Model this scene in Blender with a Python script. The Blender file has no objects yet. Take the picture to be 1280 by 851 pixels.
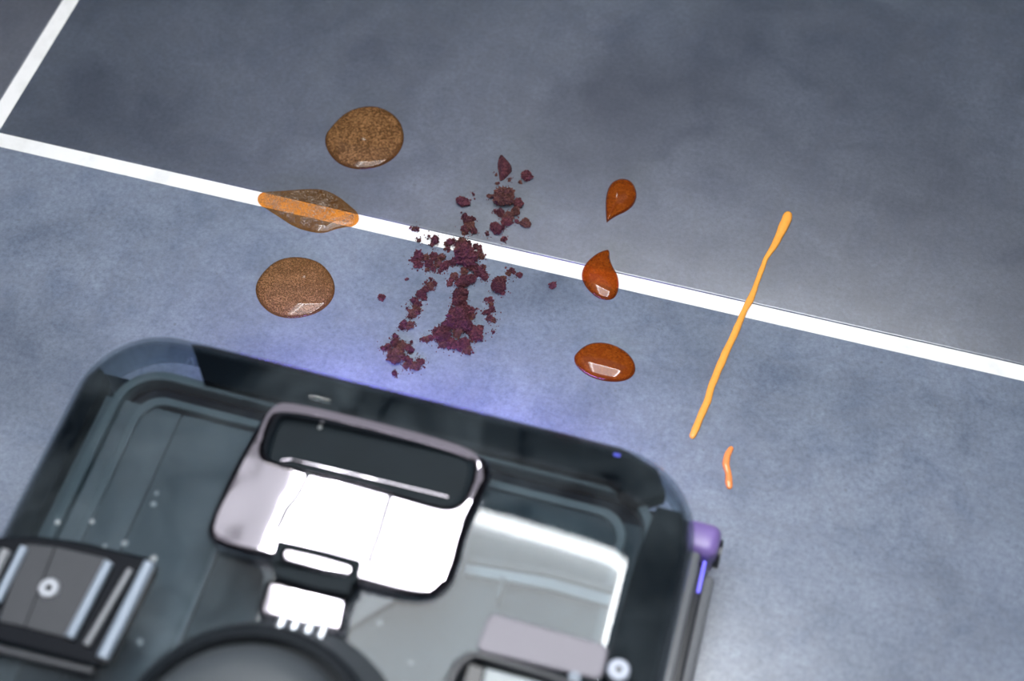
import bpy, bmesh, math, random
from mathutils import Vector, Matrix, noise

# ------------------------------------------------------------------ camera, world, lights
S = bpy.context.scene
COL = S.collection
cam_d = bpy.data.cameras.new('camera'); cam = bpy.data.objects.new('camera', cam_d); COL.objects.link(cam)
CAM_H, FPX = 0.555, 1700.0
cam.location = (0, 0, CAM_H)
cam.rotation_euler = (math.radians(90 - 58.7), 0, math.radians(15.5))
cam_d.sensor_width = 36; cam_d.lens = FPX / 1280 * 36
cam_d.clip_start = 0.01; cam_d.clip_end = 50
cam_d.dof.use_dof = True; cam_d.dof.focus_distance = 0.665; cam_d.dof.aperture_fstop = 4.6
S.camera = cam

w = bpy.data.worlds.new('room_light'); S.world = w; w.use_nodes = True
w.node_tree.nodes['Background'].inputs[0].default_value = (0.92, 0.90, 1.0, 1)
w.node_tree.nodes['Background'].inputs[1].default_value = 0.42

S.view_settings.view_transform = 'Standard'; S.view_settings.look = 'None'
S.view_settings.gamma = 1; S.view_settings.use_curve_mapping = False
S.view_settings.exposure = 0.0

SOFT_C, SOFT_E = 7.8, 34.0          # softbox: diffuser and bright edge strips
SOFT = (-0.335, 0.165, -0.02, 0.497, 0.76)   # x0 x1 y0 y1 z
LED_POWER = 66.0

# ------------------------------------------------------------------ helpers
RND = random.Random(7)
_R = cam.rotation_euler.to_matrix()
def at(x, y, z=0.0):
    """floor-plan point (at height z) that a 1280x851 pixel looks at"""
    d = _R @ Vector(((x - 640) / FPX, -(y - 425.5) / FPX, -1))
    t = (z - CAM_H) / d.z
    return Vector((d.x * t, d.y * t, z))

def tag(o, label=None, cat=None, group=None, kind=None):
    if label: o['label'] = label
    if cat: o['category'] = cat
    if group: o['group'] = group
    if kind: o['kind'] = kind
    return o
def empty(name, loc, label=None, cat=None, group=None):
    o = bpy.data.objects.new(name, None); COL.objects.link(o); o.location = loc
    o.empty_display_size = .01
    return tag(o, label, cat, group)
def link(name, me, mat=None, parent=None, smooth=True):
    if mat and not me.materials: me.materials.append(mat)
    if smooth:
        for p in me.polygons: p.use_smooth = True
    o = bpy.data.objects.new(name, me); COL.objects.link(o)
    if parent:
        o.parent = parent
        if parent.type == 'EMPTY': o.location = -Vector(parent.location)   # children are modelled in world coordinates
    return o
def from_bm(name, bm, mat, parent=None, smooth=True, sharp=35):
    me = bpy.data.meshes.new(name); bmesh.ops.recalc_face_normals(bm, faces=bm.faces[:])
    bm.to_mesh(me); bm.free()
    o = link(name, me, mat, parent, smooth)
    if smooth: me.set_sharp_from_angle(angle=math.radians(sharp))
    return o
def box_bm(x0, x1, y0, y1, z0, z1, bev=0.0, seg=2):
    bm = bmesh.new(); bmesh.ops.create_cube(bm, size=1)
    for v in bm.verts:
        v.co = Vector(((x0+x1)/2 + v.co.x*(x1-x0), (y0+y1)/2 + v.co.y*(y1-y0), (z0+z1)/2 + v.co.z*(z1-z0)))
    if bev: bmesh.ops.bevel(bm, geom=bm.edges[:], offset=bev, segments=seg, affect='EDGES', profile=.5)
    return bm
def box(name, x0, x1, y0, y1, z0, z1, mat, parent=None, bev=0.0, seg=2):
    return from_bm(name, box_bm(x0, x1, y0, y1, z0, z1, bev, seg), mat, parent)
def rod_bm(p, q, r, n=12, bm=None):
    bm = bm or bmesh.new(); p = Vector(p); q = Vector(q); d = (q - p)
    M = Matrix.Translation((p + q) / 2) @ d.to_track_quat('Z', 'Y').to_matrix().to_4x4()
    bmesh.ops.create_cone(bm, cap_ends=True, segments=n, radius1=r, radius2=r, depth=d.length, matrix=M)
    return bm
def lathe_bm(prof, n=48, M=None):
    bm = bmesh.new(); rings = []
    for r, z in prof:
        if r < 1e-6: rings.append([bm.verts.new((0, 0, z))])
        else: rings.append([bm.verts.new((r*math.cos(2*math.pi*i/n), r*math.sin(2*math.pi*i/n), z)) for i in range(n)])
    for a, b in zip(rings, rings[1:]):
        for i in range(n):
            j = (i+1) % n
            if len(a) == 1 and len(b) > 1: bm.faces.new((a[0], b[i], b[j]))
            elif len(b) == 1 and len(a) > 1: bm.faces.new((a[i], a[j], b[0]))
            elif len(a) > 1: bm.faces.new((a[i], a[j], b[j], b[i]))
    if M: bm.transform(M)
    return bm
def rrect(x0, x1, y0, y1, r, n=10, rb=None):
    """rounded rectangle, counter-clockwise; rb = radius of the two rear (low y) corners"""
    rb = r if rb is None else rb
    P = []
    for cx, cy, a, rr in ((x1-r, y1-r, 0, r), (x0+r, y1-r, 90, r), (x0+rb, y0+rb, 180, rb), (x1-rb, y0+rb, 270, rb)):
        for i in range(n+1):
            t = math.radians(a + 90*i/n); P.append((cx + rr*math.cos(t), cy + rr*math.sin(t)))
    return P
def loft_bm(rings, cap0=True, cap1=True):
    bm = bmesh.new(); R = [[bm.verts.new(p) for p in ring] for ring in rings]
    n = len(R[0])
    for a, b in zip(R, R[1:]):
        for i in range(n): bm.faces.new((a[i], a[(i+1) % n], b[(i+1) % n], b[i]))
    if cap0: bm.faces.new(R[0][::-1])
    if cap1: bm.faces.new(R[-1])
    return bm
def chaikin(P, it=2, closed=True):
    P = [Vector(p) for p in P]
    for _ in range(it):
        Q = []
        n = len(P)
        for i in range(n if closed else n-1):
            a, b = P[i], P[(i+1) % n]
            Q += [a*.75 + b*.25, a*.25 + b*.75]
        P = Q if closed else [P[0]] + Q + [P[-1]]
    return P
def rpoly(P, r, n=6):
    P = [Vector((p[0], p[1])) for p in P]; Q = []
    for i in range(len(P)):
        a, b, c = P[i-1], P[i], P[(i+1) % len(P)]
        u, v = a-b, c-b; k = min(r, u.length*.48, v.length*.48)
        p0, p1 = b + u.normalized()*k, b + v.normalized()*k
        for j in range(n+1):
            t = j/n; Q.append(p0*(1-t)**2 + b*2*t*(1-t) + p1*t*t)
    return Q
def crown(o, xc, R, step=.003, yR=None, yc=0):
    """slice a flat plate finely and bend it into a gentle dome"""
    bm = bmesh.new(); bm.from_mesh(o.data)
    for ax in (0, 1):
        lo = min(v.co[ax] for v in bm.verts); hi = max(v.co[ax] for v in bm.verts); p = lo + step
        while p < hi - step*.3:
            co = [0, 0, 0]; no = [0, 0, 0]; co[ax] = p; no[ax] = 1
            bmesh.ops.bisect_plane(bm, geom=bm.verts[:]+bm.edges[:]+bm.faces[:], plane_co=co, plane_no=no, dist=1e-6)
            p += step
    for v in bm.verts:
        v.co.z -= (v.co.x-xc)**2/(2*R)
        if yR: v.co.z -= (v.co.y-yc)**2/(2*yR)
    bm.to_mesh(o.data); bm.free()
def plate(name, outlines, z, thick, bev, mat, parent=None, res=2):
    """flat plate with holes from closed 2-D outlines (world x,y); rounded edges; top face at z"""
    cu = bpy.data.curves.new(name, 'CURVE'); cu.dimensions = '2D'; cu.fill_mode = 'BOTH'
    cu.extrude = max(thick/2 - bev, 0.00005); cu.bevel_depth = bev; cu.bevel_resolution = res
    cu.offset = -bev
    for P in outlines:
        s = cu.splines.new('POLY'); s.points.add(len(P)-1); s.use_cyclic_u = True
        for q, p in zip(s.points, P): q.co = (p[0], p[1], 0, 1)
    ob = bpy.data.objects.new(name, cu); COL.objects.link(ob)
    dg = bpy.context.evaluated_depsgraph_get()
    me = bpy.data.meshes.new_from_object(ob.evaluated_get(dg))
    bpy.data.objects.remove(ob); bpy.data.curves.remove(cu)
    me.name = name
    for v in me.vertices: v.co.z += z - thick/2
    me.materials.clear()
    o = link(name, me, mat, parent)
    me.set_sharp_from_angle(angle=math.radians(40))
    return o

# ------------------------------------------------------------------ materials
class NT:
    def __init__(s, name):
        s.m = bpy.data.materials.new(name); s.m.use_nodes = True; s.t = s.m.node_tree; s.n = s.t.nodes
        s.b = s.n['Principled BSDF']; s.out = s.n['Material Output']
    def new(s, k, **kw):
        x = s.n.new(k)
        for a, v in kw.items():
            if a.startswith('i_'): x.inputs[a[2:].replace('_', ' ')].default_value = v
            else: setattr(x, a, v)
        return x
    def l(s, a, b): s.t.links.new(a, b)
    def pos(s): return s.new('ShaderNodeNewGeometry').outputs['Position']
    def noise(s, scale, detail=4, rough=.55, vec=None, dist=0.0):
        x = s.new('ShaderNodeTexNoise'); x.inputs['Scale'].default_value = scale
        x.inputs['Detail'].default_value = detail; x.inputs['Roughness'].default_value = rough
        x.inputs['Distortion'].default_value = dist
        s.l(vec or s.pos(), x.inputs['Vector']); return x.outputs['Fac']
    def ramp(s, fac, stops):
        x = s.new('ShaderNodeValToRGB'); e = x.color_ramp.elements
        while len(e) < len(stops): e.new(.5)
        for el, (p, c) in zip(e, stops):
            el.position = p; el.color = (*c, 1) if len(c) == 3 else c
        s.l(fac, x.inputs[0]); return x.outputs[0]
    def math(s, op, a, b=0.5, clamp=False):
        x = s.new('ShaderNodeMath', operation=op, use_clamp=clamp)
        for i, v in enumerate((a, b)):
            if isinstance(v, (int, float)): x.inputs[i].default_value = v
            else: s.l(v, x.inputs[i])
        return x.outputs[0]
    def mix(s, fac, a, b, mode='MIX'):
        x = s.new('ShaderNodeMix', data_type='RGBA', blend_type=mode)
        for i, v in ((0, fac), (6, a), (7, b)):
            if isinstance(v, (int, float)): x.inputs[i].default_value = v
            elif isinstance(v, tuple): x.inputs[i].default_value = (*v, 1)
            else: s.l(v, x.inputs[i])
        return x.outputs[2]
    def bump(s, h, strength=.3, dist=.001):
        x = s.new('ShaderNodeBump'); x.inputs['Strength'].default_value = strength
        x.inputs['Distance'].default_value = dist; s.l(h, x.inputs['Height']); return x.outputs[0]
    def fresnel(s, ior):
        """same reflectance from both sides of a thin surface"""
        g = s.new('ShaderNodeNewGeometry').outputs['Backfacing']
        i = s.math('ADD', s.math('MULTIPLY', g, 1/ior - ior), ior)
        f = s.new('ShaderNodeFresnel'); s.l(i, f.inputs['IOR']); return f
    def mixsh(s, fac, a, b):
        x = s.new('ShaderNodeMixShader')
        if isinstance(fac, (int, float)): x.inputs[0].default_value = fac
        else: s.l(fac, x.inputs[0])
        s.l(a, x.inputs[1]); s.l(b, x.inputs[2]); return x.outputs[0]

def plain(name, col, rough=.4, metal=0.0, spec=.5, coat=0.0, grain=0.0, gscale=400, emit=None):
    k = NT(name); b = k.b
    b.inputs['Base Color'].default_value = (*col, 1); b.inputs['Roughness'].default_value = rough
    b.inputs['Metallic'].default_value = metal; b.inputs['Specular IOR Level'].default_value = spec
    b.inputs['Coat Weight'].default_value = coat; b.inputs['Coat Roughness'].default_value = .03
    if grain:
        n = k.noise(gscale, 3)
        c = k.mix(n, tuple(x*(1-grain) for x in col), tuple(min(1, x*(1+grain)) for x in col))
        k.l(c, b.inputs['Base Color']); k.l(k.bump(n, .15, .0003), b.inputs['Normal'])
    if emit:
        b.inputs['Emission Color'].default_value = (*emit[0], 1); b.inputs['Emission Strength'].default_value = emit[1]
    return k.m

def slate():
    k = NT('slate_tile')
    off = k.new('ShaderNodeVectorMath', operation='ADD'); k.l(k.pos(), off.inputs[0]); off.inputs[1].default_value = (5.3, 2.9, .4)
    big = k.noise(6, 7, .62, vec=off.outputs[0], dist=.6); mid = k.noise(44, 9, .74, dist=.7); fine = k.noise(420, 6, .75); grit = k.noise(1500, 3, .7)
    c = k.ramp(big, [(.32, (.085, .102, .132)), (.50, (.138, .162, .202)), (.68, (.176, .201, .246))])
    c = k.mix(.8, c, k.ramp(mid, [(.33, (.34, .36, .39)), (.50, (.5, .5, .5)), (.66, (.60, .60, .58))]), 'OVERLAY')
    c = k.mix(.9, c, k.ramp(fine, [(.32, (.30, .31, .33)), (.5, (.5, .5, .5)), (.68, (.68, .68, .66))]), 'OVERLAY')
    # small dark pits
    v = k.new('ShaderNodeTexVoronoi'); v.inputs['Scale'].default_value = 90; k.l(k.pos(), v.inputs['Vector'])
    pit = k.math('MULTIPLY', k.math('LESS_THAN', v.outputs['Distance'], .075), k.math('GREATER_THAN', mid, .53))
    c = k.mix(k.math('MULTIPLY', pit, .5), c, (.07, .075, .085))
    # faint darker veins
    vn = k.noise(11, 9, .65, dist=2.2)
    vein = k.math('SUBTRACT', 1, k.math('MULTIPLY', k.math('ABSOLUTE', k.math('SUBTRACT', vn, .5)), 26), clamp=True)
    vein = k.math('MULTIPLY', k.math('MULTIPLY', vein, k.math('GREATER_THAN', big, .42)), .30)
    c = k.mix(vein, c, (.11, .12, .14))
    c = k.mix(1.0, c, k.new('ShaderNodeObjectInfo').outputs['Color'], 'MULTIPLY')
    k.l(c, k.b.inputs['Base Color'])
    r = k.math('ADD', k.math('MULTIPLY', mid, .14), .26); k.l(r, k.b.inputs['Roughness'])
    k.b.inputs['Specular IOR Level'].default_value = 1.0; k.b.inputs['IOR'].default_value = 1.66
    h = k.math('ADD', k.math('MULTIPLY', fine, .7), k.math('MULTIPLY', grit, .3))
    k.l(k.bump(h, .35, .00013), k.b.inputs['Normal'])
    return k.m
def grout_mat():
    k = NT('white_grout'); n = k.noise(60, 6, .6); f = k.noise(900, 3)
    c = k.ramp(n, [(.25, (.70, .71, .70)), (.5, (.82, .83, .83)), (.8, (.86, .86, .87))])
    k.l(c, k.b.inputs['Base Color']); k.b.inputs['Roughness'].default_value = .75
    k.l(k.bump(f, .2, .0004), k.b.inputs['Normal']); return k.m

def liquid(name, tint, body, fac, speck=0.0, ior=1.36, scale=900, swirl=0.0, body2=None, edge=True, z0=.0004, z1=.0016):
    """tinted clear liquid over its ground, with suspended grains / foam; thin edges are clearer"""
    k = NT(name); k.n.remove(k.b)
    tr = k.new('ShaderNodeBsdfTransparent'); tr.inputs[0].default_value = (*tint, 1)
    df = k.new('ShaderNodeBsdfDiffuse')
    a = k.noise(scale, 4, .7)
    body2 = body2 or tuple(x*.35 for x in body)
    c = k.ramp(a, [(.36, body2), (.60, body)])
    if swirl:
        wv = k.noise(90, 2, .5, dist=3.0)
        c = k.mix(k.math('MULTIPLY', k.math('GREATER_THAN', wv, .5), swirl), c, body2)
    k.l(c, df.inputs[0])
    f = fac
    if speck:
        b2 = k.noise(scale*.8, 3, .7)
        cl = k.noise(140, 4, .6)
        s1 = k.math('ADD', k.math('MULTIPLY', k.math('SUBTRACT', b2, .5), 5*speck), fac)
        f = k.math('ADD', s1, k.math('MULTIPLY', k.math('SUBTRACT', cl, .5), 1.2), clamp=True)
    if edge:
        sx = k.new('ShaderNodeSeparateXYZ'); k.l(k.pos(), sx.inputs[0])
        e = k.new('ShaderNodeMapRange'); e.inputs['From Min'].default_value = z0; e.inputs['From Max'].default_value = z1
        e.inputs['To Min'].default_value = .25; e.inputs['To Max'].default_value = 1; k.l(sx.outputs[2], e.inputs[0])
        f = k.math('MULTIPLY', f, e.outputs[0])
    s = k.mixsh(f, tr.outputs[0], df.outputs[0])
    g = k.new('ShaderNodeBsdfGlossy'); g.inputs['Roughness'].default_value = .025
    k.l(k.mixsh(k.fresnel(ior).outputs[0], s, g.outputs[0]), k.out.inputs[0])
    return k.m
def smoky():
    k = NT('smoky_clear_plastic'); k.n.remove(k.b)
    tr = k.new('ShaderNodeBsdfTransparent'); tr.inputs[0].default_value = (.72, .77, .80, 1)
    df = k.new('ShaderNodeBsdfDiffuse'); df.inputs[0].default_value = (.26, .31, .34, 1)
    n = k.noise(28, 5, .6, dist=.8)
    s = k.mixsh(k.math('MULTIPLY', k.math('SUBTRACT', n, .38, clamp=True), .30), tr.outputs[0], df.outputs[0])
    g = k.new('ShaderNodeBsdfGlossy'); g.inputs['Roughness'].default_value = .015
    k.l(k.mixsh(k.fresnel(1.42).outputs[0], s, g.outputs[0]), k.out.inputs[0])
    return k.m
def clear(name, tint, haze=.1, ior=1.33):
    k = NT(name); k.n.remove(k.b)
    tr = k.new('ShaderNodeBsdfTransparent'); tr.inputs[0].default_value = (*tint, 1)
    df = k.new('ShaderNodeBsdfDiffuse'); df.inputs[0].default_value = (.8, .85, .88, 1)
    s = k.mixsh(haze, tr.outputs[0], df.outputs[0])
    g = k.new('ShaderNodeBsdfGlossy'); g.inputs['Roughness'].default_value = .02
    k.l(k.mixsh(k.fresnel(ior).outputs[0], s, g.outputs[0]), k.out.inputs[0])
    return k.m
def chrome_mat():
    k = NT('polished_chrome'); b = k.b
    b.inputs['Base Color'].default_value = (.58, .545, .60, 1); b.inputs['Metallic'].default_value = 1
    b.inputs['Roughness'].default_value = .07
    k.l(k.bump(k.noise(30, 1.0, .4), .25, .006), b.inputs['Normal'])
    return k.m
def crumb_mat():
    k = NT('cocoa_crumb'); a = k.noise(700, 4, .7); f = k.noise(2600, 3, .7)
    c = k.ramp(a, [(.30, (.028, .008, .012)), (.50, (.100, .029, .038)), (.70, (.20, .068, .070))])
    rn = k.new('ShaderNodeObjectInfo').outputs['Random']
    c = k.mix(k.math('MULTIPLY', k.math('GREATER_THAN', rn, .72), .6), c, k.ramp(a, [(.3, (.030, .014, .008)), (.7, (.15, .078, .045))]))
    c = k.mix(1.0, c, k.ramp(rn, [(0, (1.1, 1.08, 1.15)), (1, (1.9, 1.8, 1.85))]), 'MULTIPLY')
    k.l(c, k.b.inputs['Base Color']); k.b.inputs['Roughness'].default_value = .72
    k.b.inputs['Specular IOR Level'].default_value = .3
    k.l(k.bump(k.math('ADD', a, f), 1.0, .0014), k.b.inputs['Normal']); return k.m
def inner_mat(name, c0, c1, sc=22):
    k = NT(name); n = k.noise(sc, 6, .65, dist=1.0)
    k.l(k.ramp(n, [(.35, c0), (.62, c1)]), k.b.inputs['Base Color']); k.b.inputs['Roughness'].default_value = .5
    return k.m

M_slate, M_grout = slate(), grout_mat()
M_black = plain('black_gloss_plastic', (.004, .006, .009), .12, spec=.5)
M_navy = plain('dark_navy_plastic', (.010, .014, .022), .25)
M_rubber = plain('dark_grey_rubber', (.050, .060, .070), .6, grain=.12)
M_grey = plain('grey_plastic', (.17, .18, .20), .35, grain=.06)
M_dgrey = plain('charcoal_plastic', (.035, .038, .045), .35, grain=.1)
M_silver = plain('silver_plastic', (.24, .29, .36), .42, metal=.1)
M_steel = plain('steel_screw', (.62, .66, .72), .3, metal=.8)
M_panel = plain('taupe_grey_plastic', (.050, .054, .062), .5, grain=.08, spec=.3)
M_panel2 = plain('dull_screw', (.30, .33, .40), .4, metal=.2)
M_pink = plain('pale_lilac_plastic', (.19, .18, .215), .5)
M_violet_lit = plain('violet_lit_end_cap_plastic', (.20, .14, .38), .3)  # violet light of the LED put into the end cap's colour
M_brush = plain('roller_bristles', (.03, .03, .035), .9, grain=.4)
M_well = plain('matt_dark_well', (.006, .011, .015), .6, spec=.15, grain=.3, gscale=60)
M_rim = plain('matt_black_plastic', (.005, .008, .012), .6, spec=.12)
M_smoky, M_chrome, M_crumb = smoky(), chrome_mat(), crumb_mat()
M_teal = inner_mat('dark_teal_inner_plastic', (.022, .036, .046), (.050, .072, .082))
M_teal2 = inner_mat('grey_inner_plastic', (.085, .105, .118), (.125, .145, .155))
M_rib = plain('inner_rib_plastic', (.13, .155, .165), .45)
M_whiterib = plain('light_rib_plastic', (.30, .34, .36), .4)
M_led = plain('violet_led', (.3, .25, .9), .5, emit=((.27, .20, 1.0), LED_POWER))
M_dot = plain('blue_led_dot', (.2, .2, .9), .5, emit=((.14, .10, .9), .8))
M_coffee = liquid('brown_coffee', (.66, .33, .10), (.27, .145, .062), .62, .45, scale=1000, body2=(.125, .058, .022))
M_coffee2 = liquid('brown_coffee_foam', (.68, .36, .12), (.33, .175, .082), .66, .55, scale=1600, body2=(.10, .046, .018))
M_coffee3 = liquid('thin_brown_coffee', (.90, .52, .15), (.36, .29, .22), .27, .50, scale=1300, body2=(.14, .10, .075))
M_syrup = liquid('amber_syrup', (.62, .15, .02), (.40, .105, .014), .50, 0, ior=1.5, swirl=.6, body2=(.27, .055, .008))
M_sauce = plain('orange_sauce', (.95, .40, .07), .22, coat=.5, grain=.10, gscale=500)
M_sauce2 = plain('reddish_orange_sauce', (.93, .30, .09), .22, coat=.5, grain=.10, gscale=500)
M_water = clear('water_drop', (.93, .95, .97), .35)
M_soft = plain('softbox_diffuser', (.8, .8, .8), .8, emit=((.97, .985, 1.0), SOFT_C))
M_softd = plain('added_dim_panel', (.8, .8, .8), .8, emit=((.96, .97, 1.0), .85))
M_softe = plain('softbox_edge_tube', (.8, .8, .8), .8, emit=((.97, .985, 1.0), SOFT_E))
M_lamp = plain('bulb_glass', (.8, .8, .8), .8, emit=((1, .97, .94), 26))

# ------------------------------------------------------------------ lamp overhead (out of the frame, seen only as reflections)
sx0, sx1, sy0, sy1, sz = SOFT
sb = empty('softbox_lamp', ((sx0+sx1)/2, (sy0+sy1)/2, sz), 'large rectangular studio softbox hanging above the tiled floor', 'lamp')
from_bm('lamp_housing', box_bm(sx0-.095, sx1+.03, sy0-.03, sy1+.03, sz+.012, sz+.10, .01), M_dgrey, sb)
box('diffuser', sx0, sx1, sy0, sy1, sz+.004, sz+.010, M_soft, sb)
ew = .011
box('grey_reflection_panel', sx0-.085, sx0-.001, sy0, sy1, sz+.004, sz+.010, M_softd, sb)  # dim glowing panel added so the chrome handle mirrors a grey zone
box('edge_tube', sx0, sx1, sy1-ew, sy1, sz-.004, sz+.0038, M_softe, sb)
box('edge_tube', sx1-ew*3, sx1, sy0, sy1-ew-.002, sz-.004, sz+.0038, M_softe, sb)
box('edge_tube', sx0+.05, sx0+.05+ew, sy0, sy1-ew-.002, sz-.004, sz+.0038, M_softe, sb)
bl = empty('spot_lamp', (-.575, 1.25, 1.2), 'small round spot lamp high above the far side of the floor', 'lamp')
from_bm('bulb', lathe_bm([(0, -.022), (.012, -.018), (.02, -.006), (.02, .004), (0, .006)], 24, Matrix.Translation(bl.location)), M_lamp, bl)
from_bm('lamp_shade', lathe_bm([(.024, -.01), (.03, .03), (.012, .06), (0, .062)], 24, Matrix.Translation(bl.location)), M_dgrey, bl)

# ------------------------------------------------------------------ floor: grout bed and slate tiles
floor = box('floor', -2.2, 2.2, -1.4, 2.4, -.03, -.0007, M_grout); tag(floor, kind='structure')
GX, GY = .0089, .0085
TW, TH = 1.2, .6
tile_me = None
def tile(x, y):
    global tile_me
    if tile_me is None:
        bm = box_bm(0, TW - GX, 0, TH - GY, -.009, 0, .0009, 3)
        o = from_bm('tile', bm, M_slate, floor); tile_me = o.data
    else:
        o = bpy.data.objects.new('tile', tile_me); COL.objects.link(o); o.parent = floor
    o.location = (x, y, 0)
    return o
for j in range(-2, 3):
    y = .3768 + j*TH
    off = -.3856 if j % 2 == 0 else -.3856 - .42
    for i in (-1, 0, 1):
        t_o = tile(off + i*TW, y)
        v_ = {(0, 0): .57, (0, -1): .40, (-1, 0): 1.26}.get((j, i), RND.uniform(.9, 1.1))  # own tone plus lamp falloff put into colour: far tiles darkened, near one lightened
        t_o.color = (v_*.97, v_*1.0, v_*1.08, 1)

M_wall = plain('unseen_charcoal_wall', (.030, .030, .036), .85, grain=.1, gscale=30)  # unseen walls added to darken reflections, right and back ones taller for it
for nm, a in (('unseen_wall_left', (-1.75, -1.70, -1.30, 1.95)), ('unseen_wall_right', (1.40, 1.45, -1.30, 1.95)), ('unseen_wall_back', (-1.75, 1.45, 1.95, 2.00)), ('unseen_wall_front', (-1.75, 1.45, -1.35, -1.30))):
    tag(box(nm, *a, -.03, 4.2 if nm == 'unseen_wall_right' else 2.7 if nm == 'unseen_wall_back' else 2.3, M_wall), kind='structure')

# ------------------------------------------------------------------ floor washer head
X0, X1, Y0, Y1 = -.2525, .0135, .020, .2558
ZT = .070
head = empty('floor_washer_head', ((X0+X1)/2, (Y0+Y1)/2, 0),
             'dark wet floor washer head with smoky clear cover and chrome release handle on grey tiles', 'floor cleaner')
def rings_of(prof, x0=X0, x1=X1, y0=Y0, y1=Y1, r=.036, rb=.02, n=12):
    return [[(a, b, z) for a, b in rrect(x0+i, x1-i, y0+i, y1-i, max(r-i, .004), n, max(rb-i, .003))] for i, z in prof]
# lower housing with the brush inside
from_bm('lower_housing', loft_bm(rings_of([(.006, .012), (.003, .016), (.002, .030), (.002, .040)], y1=Y1-.012)), M_navy, head)
from_bm('base_plate', loft_bm(rings_of([(.012, .004), (.010, .006), (.010, .0125)], y1=Y1-.020)), M_dgrey, head)
bm = rod_bm((X0+.012, .222, .0225), (X1-.010, .222, .0225), .022, 40)
from_bm('brush_roller', bm, M_brush, head)
for xx in (-.215, -.025):
    w_ = from_bm('wheel', rod_bm((xx-.006, .055, .010), (xx+.006, .055, .010), .010, 24), M_rubber, head)
# LED strip under the front lip
bm = box_bm(X0+.050, X1-.052, Y1-.0105, Y1-.0075, .020, .0262, .0005)
from_bm('led_strip', bm, M_led, head)
from_bm('led_holder', box_bm(X0+.034, X1-.040, Y1-.016, Y1-.0107, .018, .038, .001), M_navy, head)
# side rails on the right
def rail(name, x0, x1, ya, yb, z0, z1, mat, bev=.0015): return box(name, x0, x1, ya, yb, z0, z1, mat, head, bev, 3)
rail('side_rail', X1-.002, X1+.0035, .03, .2255, .030, .040, M_grey)
rail('side_groove', X1-.004, X1+.0075, .03, .2245, .018, .0296, M_dgrey)
rail('bumper_strip', X1-.002, X1+.0120, .03, .2245, .016, .0240, M_grey, .003)
rail('bumper_foot', X1-.002, X1+.0105, .03, .2235, .006, .0158, M_black, .002)
cap = from_bm('roller_end_cap', box_bm(X1-.006, X1+.0105, .2270, .2420, .012, .036, .0045, 4), M_violet_lit, head)
from_bm('end_cap_ring', rod_bm((X1+.0095, .2345, .022), (X1+.0120, .2345, .022), .0062, 24), M_dgrey, cap)
from_bm('led_strip', box_bm(X1+.0052, X1+.0068, .2120, .2262, .0300, .0312, .0004), M_dot, head)
# mirrored rail on the left
rail('side_rail', X0-.0035, X0+.002, .03, .2255, .030, .038, M_black)
# inner shell seen through the cover
ZI = .050
y_in0, y_in1 = Y0+.010, Y1-.012
sx = [X0+.010, -.2235, -.2060, -.168]
for a, b in zip(sx, sx[1:]):
    box('inner_panel', a+.0003, b-.0003, y_in0, y_in1-.020, ZI-.004, ZI, M_teal2, head, .0004)
box('inner_tray', -.168+.0003, X1-.020, y_in0, y_in1-.018, ZI-.004, ZI-.0005, M_teal, head, .0006)
box('inner_floor', X0+.004, X1-.004, y_in0-.004, Y1-.020, .040, ZI-.0045, M_navy, head, .001)
# concentric ledges under the front of the cover
def ledge(name, inset, wid, z0, z1, mat):
    o = rrect(X0+inset, X1-inset, Y0+inset, Y1-inset, max(.036-inset, .012), 12, .01)
    i = rrect(X0+inset+wid, X1-inset-wid, Y0+inset+wid, Y1-inset-wid, max(.036-inset-wid, .010), 12, .01)
    return plate(name, [o, i], z1, z1-z0, .0006, mat, head)
ledge('inner_ledge', .0165, .0040, .046, .0545, M_rib)
ledge('inner_ledge', .0270, .0035, .046, .0520, M_rib)
# black side walls inside the cover
def strip(name, P, z, th, mat, par=None, bev=.0005): return plate(name, [P], z, th, bev, mat, par or head)
def q(pts, z): return [tuple(at(x, y, z)[:2]) for x, y in pts]
strip('rim_strip', [(X0+.0025, .03), (X0+.0120, .03), (X0+.0120, .2225), (X0+.0105, .2300), (X0+.0065, .2325), (X0+.0035, .2260)], .0575, .010, M_rim)
strip('rim_strip', [(X1-.0290, .03), (X1-.0025, .03), (X1-.0025, .2180), (X1-.0075, .2330), (X1-.0180, .2330), (X1-.0210, .2100)], .0565, .010, M_rim)
strip('rim_strip', [(-.2120, .2525), (-.2000, .2370), (-.025, .2370), (-.012, .2310), (-.002, .2380), (-.008, .2480), (-.024, .2535), (-.205, .2535)], .0590, .010, M_rim)
plate('inner_slot', [q([(585, 694), (690, 711), (772, 733), (768, 741), (688, 719), (583, 702)], .0560)], .0560, .004, .0004, M_navy, head)
plate('inner_ledge', [q([(583, 704), (688, 722), (766, 744), (761, 757), (686, 735), (580, 716)], .0555)], .0555, .004, .0004, M_whiterib, head)
box('inner_rib', -.0560, -.0545, .178, .187, .050, .060, M_rib, head, .0004)
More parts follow.
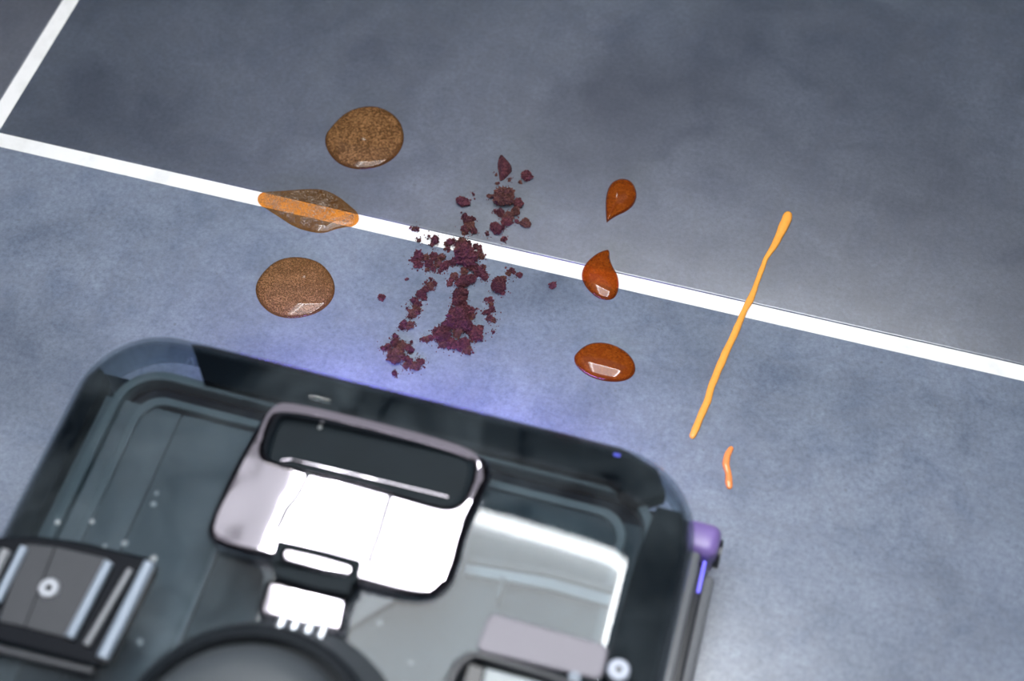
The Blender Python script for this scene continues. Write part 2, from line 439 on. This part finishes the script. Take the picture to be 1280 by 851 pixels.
# smoky cover: closed thin shell
prof = [(.0015, .0395), (.0, .046), (.0, .050), (.0006, .0545), (.0022, .0590), (.0050, .0632), (.0092, .0667), (.0145, .0685), (.021, .06945), (.028, .0699), (.034, ZT), (.040, ZT)]
outer = rings_of(prof, n=16); t_ = .0022
inn = rings_of([(i + t_*max(0, 1-i/.02), z - (t_*min(1, i/.012))) for i, z in prof][::-1], n=16)
bm = bmesh.new(); R_ = [[bm.verts.new(p) for p in ring] for ring in outer]; n_ = len(R_[0])
R2 = [[bm.verts.new(p) for p in ring] for ring in inn]
for L in (R_, R2):
    for a, b in zip(L, L[1:]):
        for i in range(n_): bm.faces.new((a[i], a[(i+1) % n_], b[(i+1) % n_], b[i]))
bm.faces.new(R_[-1]); bm.faces.new(R2[0])
for ax, lo_, hi_ in ((0, X0, X1), (1, Y0, Y1)):
    p_ = lo_ + .022
    while p_ < hi_ - .02:
        co = [0, 0, 0]; no = [0, 0, 0]; co[ax] = p_; no[ax] = 1
        bmesh.ops.bisect_plane(bm, geom=bm.verts[:]+bm.edges[:]+bm.faces[:], plane_co=co, plane_no=no, dist=1e-6); p_ += .0055
for v in bm.verts:
    k_ = min(1, max(0, (v.co.z - .050)/.016)); v.co.z += k_*(.0020 - (v.co.x + .135)**2/(2*1.9))
for i in range(n_): bm.faces.new((R_[0][i], R_[0][(i+1) % n_], R2[-1][(i+1) % n_], R2[-1][i]))
cover = from_bm('smoky_cover', bm, M_smoky, head, sharp=50)
from_bm('front_led_dot', box_bm(-.0265, -.0235, .2488, .2505, .0572, .0592, .0004), M_dot, head)

# chrome release handle
ZH = .0805
ho = chaikin(q([(343, 499), (470, 526), (602, 556), (617, 578), (600, 620), (583, 655), (572, 705), (556, 730), (530, 744), (450, 727), (352, 699), (275, 682), (256, 668), (258, 648), (290, 582), (322, 524)], ZH), 3)
hi = chaikin(q([(346, 513), (360, 511), (470, 535), (585, 562), (592, 576), (580, 612), (564, 625), (540, 622), (440, 596), (350, 576), (329, 566), (334, 540)], ZH), 3)
handle = plate('release_handle', [ho, hi], ZH, .010, .0032, M_chrome, head, 5)
ri = chaikin(q([(338, 508), (360, 507), (470, 531), (590, 560), (598, 574), (584, 616), (566, 631), (540, 628), (440, 602), (344, 581), (323, 570), (328, 540)], ZH), 3)
crown(handle, -.150, .60, .0025, .8, .20)
# recess well under the opening
c0 = Vector((0, 0)); 
for p in hi: c0 += Vector((p[0], p[1]))
c0 /= len(hi)
def scl(P, s, z): return [(c0.x + (p[0]-c0.x)*s, c0.y + (p[1]-c0.y)*s, z) for p in P]
bm = loft_bm([scl(hi, 1.05, ZH-.0055), scl(hi, 1.02, ZH-.008), scl(hi, .97, ZT+.0036), scl(hi, .96, ZT+.0030)], False, False)
from_bm('recess_wall', bm, M_well, handle)
bm = loft_bm([scl(hi, .99, ZT+.0022), scl(hi, .99, ZT+.0031)]); from_bm('recess_floor', bm, M_well, handle, False)
# bright inner lip along the near edge of the opening
lip = [at(x, y, ZH-.006) for x, y in ((352, 575), (364, 574), (440, 592), (540, 616), (560, 621))]
bm = bmesh.new()
for a, b in zip(lip, lip[1:]): rod_bm(a, b, .00035, 10, bm)
from_bm('inner_lip', bm, M_chrome, handle)
def fold_line(pts, r):
    bm = bmesh.new(); W = []
    for x, y in pts:
        p = at(x, y, ZH); p.z = ZH - (p.x+.150)**2/1.2 - (p.y-.20)**2/1.6 - r*.1; W.append(p)
    for a, b in zip(W, W[1:]): rod_bm(a, b, r, 8, bm)
    from_bm('fold_reflection', bm, M_dgrey, handle)  # dark rods stand in for dark reflections along the chrome folds
fold_line([(487, 618), (480, 640), (474, 662), (466, 682), (460, 702)], .0009)
fold_line([(386, 590), (378, 608), (370, 622), (358, 636), (347, 660)], .0011)
# latch clip below the handle
def slab(name, pts, z, th, bev, mat, par=None, it=2): return plate(name, [rpoly(q(pts, z), .0008 if it == 1 else .0035)], z, th, bev, mat, par or head, 4)
clip = slab('latch_clip', [(352, 680), (400, 690), (445, 703), (440, 722), (395, 713), (347, 700)], ZH+.0024, .006, .0022, M_chrome)
slab('latch_slot', [(343, 700), (400, 714), (441, 725), (436, 742), (392, 734), (340, 718)], ZH+.0008, .006, .0004, M_well, clip, 1)
slab('latch_plate', [(332, 719), (392, 734), (437, 744), (428, 792), (380, 784), (318, 768)], ZH, .008, .0028, M_chrome, clip)
for i, (x, y) in enumerate(((352, 776), (368, 781), (386, 784), (403, 788))):
    p = at(x, y, ZH+.0005); from_bm('latch_tooth', rod_bm(p+Vector((0, -.003, 0)), p+Vector((0, .003, 0)), .0016, 10), M_steel, clip)
slab('latch_gap', [(346, 674), (400, 686), (451, 700), (444, 728), (338, 706)], ZH+.0008, .006, .0004, M_well, clip, 1)
# glossy bed under handle and latch
slab('handle_bed', [(352, 520), (580, 572), (560, 720), (520, 735), (430, 790), (320, 765), (330, 715), (275, 675)], ZT+.0014, .0016, .0006, M_navy)

# left bracket: recessed latch with silver bars
ZB = .0735
br = slab('side_bracket', [(-20, 672), (40, 668), (100, 676), (192, 698), (196, 712), (136, 830), (120, 832), (-20, 796)], ZB, .004, .0012, M_black)
for P in ([(32, 680), (68, 683), (30, 783), (-2, 776)], [(69.5, 683), (136, 698), (84, 797), (31.5, 783.5)]):
    slab('bracket_panel', P, ZB+.001, .0020, .0003, M_panel, br, 1)
def bar(a, b, r, mat=M_silver):
    from_bm('bar', rod_bm(at(*a, ZB+.002), at(*b, ZB+.002), r, 16), mat, br)
bar((30, 684), (-4, 752), .0017); bar((136, 703), (87, 797), .0019); bar((187, 704), (128, 823), .0024); bar((163, 712), (108, 806), .0014, M_grey)
bar((8, 688), (-24, 752), .0022, M_grey)
slab('bracket_edge', [(-20, 800), (118, 834), (112, 842), (-20, 812)], ZB+.0005, .003, .0008, M_dgrey, br, 1)
def screw(x, y, z, r, par, mat=M_steel):
    p = at(x, y, z)
    s = from_bm('screw', lathe_bm([(0, -.002), (r, -.002), (r, .0008), (r*.85, .0016), (r*.36, .0016), (r*.30, .0004), (0, .0004)], 24, Matrix.Translation(p)), mat, par)
    from_bm('screw_socket', lathe_bm([(0, .0), (r*.29, .0), (r*.29, .0007), (0, .0007)], 6, Matrix.Translation(p)), M_black, s)
screw(62, 736, ZB+.001, .0040, br)

# right rear frame, lilac plate and screw
rf = plate('rear_frame', [chaikin(q([(585, 811), (600, 813), (760, 858), (740, 960), (540, 905), (560, 830)], .084), 3),
                          chaikin(q([(592, 822), (602, 823), (744, 866), (726, 945), (556, 897), (574, 836)], .084), 3)], .084, .0135, .0018, M_dgrey, head, 4)
slab('frame_slot', [(586, 828), (606, 834), (592, 900), (566, 892)], .082, .006, .0005, M_black, rf, 1)
slab('frame_insert', [(607, 834), (742, 870), (724, 940), (593, 900)], .0815, .004, .0008, M_whiterib, rf, 1)
slab('rear_plate', [(612, 764), (762, 806), (752, 850), (594, 812)], .0745, .003, .001, M_pink)
screw(773, 838, .0735, .0042, head, M_panel2)
screw(718, 848, .0775, .0022, head, M_silver)

# swivel neck
N = at(306, 962, .088)
def rot(deg): return Matrix.Translation(N) @ Matrix.Rotation(math.radians(deg), 4, 'X')
neck = from_bm('swivel_neck', lathe_bm([(.048, -.0235), (.048, -.0220), (.0455, -.016), (.0430, -.010), (.0415, -.004), (.0425, .0), (.0415, .0030), (.0385, .0035), (.0380, -.004), (.0368, -.004), (.0362, .008), (.034, .014), (.029, .0185), (.023, .0195), (.0205, .0165), (.020, .004), (0, .004)], 64, rot(12) @ Matrix.Scale(1.12, 4)), M_rubber, head, sharp=40)
from_bm('neck_ring', lathe_bm([(.0418, .0010), (.0430, .0035), (.0418, .0060), (.0390, .0063), (.0386, .003)], 64, rot(12) @ Matrix.Scale(1.12, 4)), M_rim, neck)
from_bm('neck_tube', lathe_bm([(.0225, .010), (.0225, .06), (.019, .062), (.019, .012)], 40, Matrix.Translation(N + Vector((0, -.018, .004))) @ Matrix.Rotation(math.radians(62), 4, 'X')), M_black, neck)

# water droplets standing on the cover
drops = [((192, 630), 4.5, 'large clear water droplet on the cover, left of the chrome handle'),
         ((196, 616), 3.2, 'small clear water droplet just above a larger one left of the chrome handle'),
         ((72, 653), 4, 'clear water droplet leftmost on the smoky cover above the silver bars'),
         ((115, 652), 3.6, 'clear water droplet between two others above the left bracket'),
         ((156, 679), 5, 'largest clear water droplet just above the dark edge of the left bracket'),
         ((131, 682), 3.2, 'small dim water droplet touching the dark edge of the left bracket'),
         ((192, 698), 5, 'clear water droplet at the top end of the rightmost silver bar'),
         ((175, 802), 4.5, 'clear water droplet beside the black neck, right of the silver bars'),
         ((475, 779), 5, 'clear water droplet on the cover right of the chrome latch'),
         ((400, 534), 3.6, 'tiny water droplet inside the dark opening of the chrome handle'),
         ((514, 828), 3.6, 'faint water droplet between black neck and rear frame')]
for (x, y), rp, lab in drops:
    z = ZB if x == 192 and y == 698 else (ZT + .001 if x == 400 else ZT + .0002)
    if x == 400: z = ZT + .0031
    r = rp / FPX * .48 * 1.0
    p = at(x, y, z)
    o = from_bm('water_droplet', lathe_bm([(r, 0), (r*.93, r*.25), (r*.7, r*.5), (r*.35, r*.62), (0, r*.66)], 20), M_water)
    o.location = p; o.rotation_euler.z = RND.random()*6
    tag(o, lab, 'droplet', 'water droplets on the cover')

# ------------------------------------------------------------------ spills
def dome(name, pts, h, mat, centre=None, it=2, power=.5, flat=.0, z=0.0, rings=16, wob=0.0):
    P = chaikin(q(pts, z), it)
    P = [Vector((p[0], p[1])) for p in P]
    c = Vector(at(*centre, z)[:2]) if centre else sum(P, Vector((0, 0))) / len(P)
    bm = bmesh.new(); R = []
    R.append([bm.verts.new((p.x, p.y, -.0008)) for p in P])
    for k in range(rings):
        s = math.cos(k/(rings) * math.pi/2) ** (1.0)
        hh = h * max(0, (1 - s*s)) ** power
        R.append([bm.verts.new((c.x + (p.x-c.x)*s, c.y + (p.y-c.y)*s,
                  hh*(1 + wob*noise.noise(Vector((p.x*s*90, p.y*s*90, 3))))) ) for p in P])
    n = len(P)
    for a, b in zip(R, R[1:]):
        for i in range(n): bm.faces.new((a[i], a[(i+1) % n], b[(i+1) % n], b[i]))
    v = bm.verts.new((c.x, c.y, h))
    for i in range(n): bm.faces.new((R[-1][i], R[-1][(i+1) % n], v))
    o = from_bm(name, bm, mat, sharp=80)
    # move the origin to the thing's base
    for vv in o.data.vertices: vv.co -= Vector((c.x, c.y, 0))
    o.location = (c.x, c.y, 0); return o
G1 = 'coffee drops on the left of the floor'
tag(dome('coffee_drop', [(414, 158), (436, 137), (470, 131), (498, 146), (507, 171), (499, 193), (478, 208), (450, 213), (425, 207), (409, 190), (405, 172)], .0036, M_coffee),
    'round brown coffee drop on the upper grey tile, farthest from the cleaner', 'spill', G1)
tag(dome('coffee_drop', [(322, 245), (328, 240), (352, 239), (385, 236), (406, 237), (424, 246), (436, 256), (448, 266), (449, 276), (440, 283), (420, 286), (405, 292), (388, 290), (368, 284), (350, 272), (334, 262), (322, 253)], .0028, M_coffee3, (392, 263)),
    'thin coffee spill stretched along the white grout, orange over the joint', 'spill', G1)
tag(dome('coffee_drop', [(326, 343), (345, 325), (372, 320), (400, 327), (416, 345), (420, 365), (411, 382), (392, 394), (365, 399), (340, 394), (323, 378), (318, 360)], .0034, M_coffee2),
    'round foamy brown coffee drop on the lower tile, nearest the cleaner', 'spill', G1)
G2 = 'amber syrup drops in the middle of the floor'
tag(dome('syrup_drop', [(758, 279), (757, 265), (757, 246), (762, 230), (776, 223), (790, 227), (797, 242), (793, 256), (782, 265), (770, 270), (760, 277)], .0040, M_syrup, (777, 243), it=2),
    'amber syrup teardrop on the upper tile with its tip towards the cleaner', 'spill', G2)
tag(dome('syrup_drop', [(762, 312), (762, 324), (766, 334), (773, 346), (774, 360), (769, 373), (757, 376), (744, 371), (731, 358), (726, 344), (731, 330), (744, 318), (755, 313)], .0033, M_syrup, (751, 347)),
    'curved amber syrup drop lying across the white grout with hooked tip up', 'spill', G2)
tag(dome('syrup_drop', [(719, 442), (735, 429), (758, 428), (780, 437), (793, 451), (795, 466), (784, 476), (762, 478), (738, 472), (722, 460), (717, 450)], .0036, M_syrup),
    'oval amber syrup drop on the lower tile in front of the cleaner', 'spill', G2)

def squeeze(name, path, mat, squash=.75, n=16):
    """path of (px x, px y, radius in px)"""
    pts = []
    for i in range(len(path)-1):
        for k in range(6):
            t = k/6; a, b = path[i], path[i+1]
            pts.append([a[j]*(1-t) + b[j]*t for j in range(3)])
    pts.append(list(path[-1]))
    # smooth
    for _ in range(2):
        pts = [pts[0]] + [[(pts[i-1][j] + 2*pts[i][j] + pts[i+1][j])/4 for j in range(3)] for i in range(1, len(pts)-1)] + [pts[-1]]
    W = [(at(x, y), r/2600) for x, y, r in pts]
    bm = bmesh.new(); R = []
    for i, (p, r) in enumerate(W):
        a = W[max(0, i-1)][0]; b = W[min(len(W)-1, i+1)][0]
        d = (b-a).normalized(); sd = Vector((-d.y, d.x, 0))
        r *= 1 + .10*noise.noise(p*300)
        p = p + sd*(noise.noise(p*160)*.00035)
        R.append([bm.verts.new(p + sd*(r*math.cos(2*math.pi*k/n)) + Vector((0, 0, r*squash*(math.sin(2*math.pi*k/n)) + r*squash*.35))) for k in range(n)])
    for a, b in zip(R, R[1:]):
        for i in range(n): bm.faces.new((a[i], a[(i+1) % n], b[(i+1) % n], b[i]))
    for ring, (p, r), e in ((R[0], W[0], W[1][0]), (R[-1], W[-1], W[-2][0])):
        dirn = (p - e).normalized(); last = ring
        for s, o_ in ((.8, .55), (.45, .85)):
            c = sum((v.co for v in ring), Vector()) / n
            nr = [bm.verts.new(c + (v.co - c)*s + dirn*r*o_) for v in ring]
            for i in range(n): bm.faces.new((last[i], last[(i+1) % n], nr[(i+1) % n], nr[i]))
            last = nr
        tip = bm.verts.new(c + dirn*r*1.0)
        for i in range(n): bm.faces.new((last[i], last[(i+1) % n], tip))
    o = from_bm(name, bm, mat, sharp=80)
    c = W[0][0].copy()
    for vv in o.data.vertices: vv.co -= c
    o.location = c; return o
tag(squeeze('sauce_streak', [(985, 270, 6.2), (981, 280, 6.8), (974, 294, 5.6), (966, 310, 4.2), (958, 322, 3.2), (951, 340, 3.4), (944, 358, 3.3), (938, 375, 4.6), (931, 388, 3.6), (925, 400, 4.2), (920, 415, 4.8), (913, 428, 4.2), (905, 445, 5.0), (896, 467, 4.8), (889, 483, 4.3), (885, 500, 4.6), (876, 520, 4.3), (870, 533, 4.6), (865, 545, 4.0)], M_sauce),
    'long thin orange sauce streak crossing the white grout', 'spill', 'orange sauce on the right of the floor')
tag(squeeze('sauce_streak', [(914, 561, 3.2), (909, 569, 4.2), (907, 580, 4.3), (910, 592, 4.0), (911, 602, 4.5), (912, 608, 4.0)], M_sauce2),
    'short curved orange sauce dab beside the cleaner corner', 'spill', 'orange sauce on the right of the floor')

# ------------------------------------------------------------------ crumbs
def lump(sub, seed, rough=.28, tri=False):
    bm = bmesh.new(); bmesh.ops.create_icosphere(bm, subdivisions=sub, radius=1)
    sd = Vector((seed*3.1, seed*1.7, seed*.9))
    for v in bm.verts:
        d = v.co.normalized()
        k = 1 + rough*noise.fractal(d*1.3 + sd, 1.0, 2.0, 2) + rough*.55*noise.noise(d*4.5 + sd) + rough*.6*noise.noise(d*11 + sd)
        k += rough*1.6*(.40 - noise.voronoi(d*{5: 5.5, 4: 3.4, 3: 2.2}[sub] + sd)[0][0])
        if sub >= 4: k += rough*.6*noise.noise(d*29 + sd)
        v.co = d*k
    me = bpy.data.meshes.new('crumb'); bm.to_mesh(me); bm.free()
    me.materials.append(M_crumb)
    return me
BIG = [lump(5, s, .30) for s in range(4)]
MID = [lump(4, 10+s, .42) for s in range(6)]
SML = [lump(3, 20+s, .55) for s in range(6)]
count = [0]
def crumb(x, y, rp, label, group, z=0.0, asp=(1, 1, .75), name='crumb'):
    p = at(x, y); r = rp/2750
    me = RND.choice(BIG if rp > 8 else MID if rp > 3.4 else SML)
    o = bpy.data.objects.new(name, me); COL.objects.link(o)
    o.scale = (r*asp[0], r*asp[1], r*asp[2]); o.rotation_euler = (RND.uniform(-.2, .2), RND.uniform(-.2, .2), RND.random()*6.28)
    o.location = (p.x, p.y, z + r*asp[2]*.72)
    tag(o, label, 'crumb', group); count[0] += 1
    return o
def C5(x, y): return 460 + x/2.8375, 180 + y/2.8375
PILE = [(lambda x, y: y < 395, 'in the top of the central pile, on the white grout'),
        (lambda x, y: y < 475 and x > 362, 'in the right shoulder of the central pile, under the grout'),
        (lambda x, y: y < 475, 'round the head of the central pile, just below the grout'),
        (lambda x, y: y < 520, 'in the narrow neck of the central pile'),
        (lambda x, y: y < 622, 'in the upright column of the central pile'),
        (lambda x, y: x < 252, 'in the thin left tail of the lower heap'),
        (lambda x, y: x > 362, 'on the right side of the lower heap'),
        (lambda x, y: x < 305, 'on the left side of the lower heap'),
        (lambda x, y: True, 'along the lower middle of the heap')]
def cr(x, y, r, label, group, **k):
    if label == 'rough dark red crumb in the central pile':
        w_ = next(t for f, t in PILE if f(x, y))
        size = 'big rough' if r >= 20 else 'rough' if r >= 9 else 'tiny'
        label = size + ' dark red crumb ' + w_; group = 'crumbs ' + w_
    elif label == 'small rough crumb in the bottom left heap':
        label = ('rough' if r >= 12 else 'small rough' if r >= 8 else 'tiny') + ' crumb in the bottom left heap, ' + ('upper half' if y < 748 else 'lower right end' if x > 125 else 'lower left')
    elif label == 'small rough crumb in the diagonal trail left of the pile':
        label = ('rough' if r >= 12 else 'small rough') + ' crumb in the diagonal trail left of the pile, ' + ('top' if y < 530 else 'middle' if y < 595 else 'bottom') + ' stretch'
    elif label == 'rough crumb in the left arm of the pile just below the grout':
        label = ('rough' if r >= 14 else 'small rough') + ' crumb in the left arm of the pile, ' + ('outer end' if x < 195 else 'middle' if x < 240 else 'end next to the pile')
    elif label == 'small dark red crumb in the cluster above the grout':
        label = ('dark red' if r >= 14 else 'small dark red') + ' crumb ' + ('tucked under the largest upper crumb' if y > 230 and y < 300 else 'loose above the largest upper crumb' if y < 200 else 'loose under the upper cluster')
    elif k.get('z') is not None or r < 8:
        label = label.replace('small rough', 'tiny rough').replace('small ', 'tiny ') if r < 8 else label
        if label.startswith('rough crumb in the left arm'): label = 'tiny ' + label if r < 8 else label
    X, Y = C5(x, y); return crumb(X, Y, r/2.8375, label, group, **k)
GA = 'dark red crumbs above the grout'
# triangular crumb, shaped
bm = bmesh.new()
tri = [C5(468, 40), C5(478, 42), C5(505, 72), C5(512, 92), C5(498, 112), C5(476, 132), C5(466, 128), C5(466, 100), C5(458, 80)]
o = dome('crumb', tri, .0042, M_crumb, C5(485, 90), it=1, power=.6, rings=20)
for v in o.data.vertices:
    if v.co.z > 0: v.co += Vector((noise.noise(v.co*900), noise.noise(v.co*900+Vector((5, 0, 0))), noise.noise(v.co*900+Vector((0, 7, 0)))))*.0005
tag(o, 'triangular dark red crumb, highest of all above the grout', 'crumb', GA)
cr(562, 118, 21, 'round dark red crumb to the right of the triangular one', GA)
cr(540, 137, 8, 'small crumb touching the lower left of the round upper right crumb', GA)
cr(480, 197, 42, 'largest smooth dark red crumb of the cluster above the grout', GA, asp=(1.02, .9, .8))
cr(533, 216, 19, 'olive brown crumb on the right side of the largest upper crumb', GA)
cr(455, 305, 24, 'oval crumb at the lower left of the cluster above the grout', GA, asp=(.8, 1.05, .8))
cr(558, 285, 20, 'flat oval crumb alone right of the cluster above the grout', GA, asp=(1.05, .8, .7))
cr(337, 210, 24, 'oval dark red crumb alone left of the cluster above the grout', GA, asp=(1.1, .85, .7))
cr(655, 504, 14, 'single round crumb far right, just below the grout', 'lone crumbs below the grout')
cr(465, 507, 26, 'pointed dark red crumb right of the central pile', 'lone crumbs below the grout', asp=(.95, 1.2, .8))
cr(537, 467, 11, 'small round crumb below the grout, right of a rough bigger one', 'lone crumbs below the grout')
cr(48, 548, 13, 'ragged little crumb farthest left on the lower tile', 'lone crumbs below the grout')
cr(138, 481, 7, 'tiny round crumb above the left diagonal trail', 'lone crumbs below the grout')
cr(345, 410, 42, 'largest crumb of the central pile, just below the grout', 'crumbs of the central pile', asp=(.9, 1.0, .95))
cr(318, 635, 40, 'big crumb in the middle of the lower heap', 'crumbs of the central pile', asp=(1.0, .95, .95))
cr(97, 757, 30, 'large crumb in the bottom left heap of crumbs', 'crumbs of the bottom left heap')
clusters = [
 (GA, 'small dark red crumb in the cluster above the grout',
   [(470, 250, 16), (498, 262, 20), (525, 245, 17), (490, 280, 17), (475, 298, 9), (430, 187, 9), (373, 181, 5), (423, 320, 8), (485, 340, 10), (462, 143, 5), (502, 127, 5), (455, 108, 4), (450, 240, 7), (527, 275, 8)], .5),
 ('crumbs of the pointed pile at the grout', 'small crumb in the pointed pile just above the grout',
   [(345, 258, 10), (352, 275, 17), (360, 295, 20), (345, 305, 15), (376, 312, 12), (342, 318, 8), (370, 270, 9)], .7),
 ('crumbs lying on the white grout', 'small dark red crumb lying on the white grout',
   [(165, 303, 8), (172, 300, 5), (180, 342, 6), (215, 330, 3), (238, 335, 10), (240, 350, 15), (228, 362, 8), (290, 352, 13), (278, 356, 9), (302, 345, 8), (285, 375, 9), (385, 368, 13), (395, 385, 11), (400, 400, 12), (160, 300, 4)], .6),
 ('crumbs of the central pile', 'rough dark red crumb in the central pile',
   [(335, 350, 20), (322, 362, 16), (350, 362, 18), (318, 385, 18), (375, 405, 18), (395, 455, 25), (412, 475, 13), (370, 440, 20), (308, 420, 15), (300, 425, 12), (340, 455, 15), (408, 440, 12),
    (345, 490, 26), (330, 500, 20), (368, 485, 18), (330, 540, 30), (328, 570, 28), (310, 560, 14), (355, 600, 24), (300, 590, 14), (365, 615, 14), (335, 600, 24), (272, 655, 22), (270, 690, 27), (250, 680, 18), (222, 692, 12), (208, 698, 11), (196, 697, 8),
    (265, 712, 20), (300, 712, 22), (340, 715, 28), (380, 680, 27), (395, 660, 16), (395, 690, 14), (352, 735, 18), (320, 672, 24), (360, 660, 24), (285, 655, 18), (292, 632, 16), (345, 650, 28), (240, 668, 12), (325, 730, 14)], 2.2),
 ('crumbs of the left arm of the pile', 'rough crumb in the left arm of the pile just below the grout',
   [(178, 405, 22), (178, 430, 18), (165, 415, 14), (205, 410, 16), (215, 430, 18), (235, 405, 18), (250, 430, 16), (262, 405, 14), (268, 438, 18), (285, 425, 12), (255, 452, 10), (232, 445, 12), (210, 448, 10)], 1.3),
 ('crumbs of the short spur left of the pile', 'small crumb in the short spur left of the central pile', [(308, 470, 13), (298, 484, 11), (288, 496, 10), (315, 482, 9)], 1),
 ('crumbs of the left diagonal trail', 'small rough crumb in the diagonal trail left of the pile',
   [(232, 500, 12), (220, 508, 14), (205, 520, 13), (190, 535, 16), (198, 548, 12), (165, 562, 14), (178, 572, 12), (165, 580, 9), (182, 588, 9), (160, 605, 15), (175, 600, 10), (150, 615, 9), (128, 642, 16), (148, 648, 14), (120, 652, 12), (158, 640, 8), (207, 494, 6), (222, 482, 6), (140, 583, 5)], .9),
 ('crumbs of the bottom left heap', 'small rough crumb in the bottom left heap',
   [(100, 690, 13), (95, 710, 20), (70, 722, 14), (58, 728, 10), (120, 715, 18), (142, 722, 14), (152, 735, 12), (115, 740, 16), (135, 765, 14), (150, 780, 16), (170, 792, 20), (188, 778, 12), (200, 770, 6), (135, 790, 14), (95, 815, 11), (155, 705, 7), (48, 722, 6), (178, 770, 10), (85, 740, 14)], 1.3),
 ('crumbs of the hooked trail on the right', 'small rough crumb in the hooked trail right of the pile',
   [(418, 555, 8), (432, 555, 11), (438, 568, 9), (440, 590, 12), (424, 598, 12), (412, 602, 7), (430, 620, 13), (445, 625, 10), (450, 632, 6)], .8),
 ('lone crumbs below the grout', 'small rough crumb on the lower tile right of the pile', [(498, 462, 11), (508, 450, 10), (515, 458, 8), (445, 668, 5), (478, 530, 10), (445, 508, 10), (385, 585, 4), (480, 480, 12)], .3),
]
for gi, (g, lab, L, dens) in enumerate(clusters):
    for x, y, r in L:
        cr(x + RND.uniform(-2, 2), y + RND.uniform(-2, 2), r*(.90 if dens > 1 else 1), lab, g, asp=(RND.uniform(.85, 1.1), RND.uniform(.85, 1.1), RND.uniform(.6, 1.15)))
    if dens > .4:
        for x, y, r in L:
            for k in range(max(1, int(dens * r / 14 + RND.random()))):
                if count[0] >= 245: break
                a = RND.random()*6.28; rr = RND.uniform(3, 7); d = r*RND.uniform(.65, 1.15)
                cr(x + d*math.cos(a), y + d*.8*math.sin(a), rr, lab, g, z=(0 if d > r*.9 else r/2.8375/2550*.5))
# fine dust, uncountable
bm = bmesh.new(); allL = [p for _, _, L, _ in clusters for p in L]
for k in range(1900):
    x, y, r = RND.choice(allL); s = abs(RND.gauss(0, 1)); a = RND.random()*6.28
    d = r*RND.uniform(.7, 1.1) + s*8*(RND.random() < .7)
    X, Y = C5(x + d*math.cos(a), y + d*math.sin(a)); p = at(X, Y)
    rad = RND.uniform(.00012, .00042) * (1.8 if RND.random() < .12 else 1)
    M = Matrix.Translation(p + Vector((0, 0, rad*.5))) @ Matrix.Rotation(RND.random()*3, 4, 'Z') @ Matrix.Diagonal((rad, rad*RND.uniform(.6, 1), rad*.8, 1))
    bmesh.ops.create_icosphere(bm, subdivisions=1, radius=1, matrix=M)
dust = from_bm('crumb_dust', bm, M_crumb); tag(dust, 'fine dark red crumb dust scattered around the piles', 'crumbs', kind='stuff')
print('crumbs', count[0])
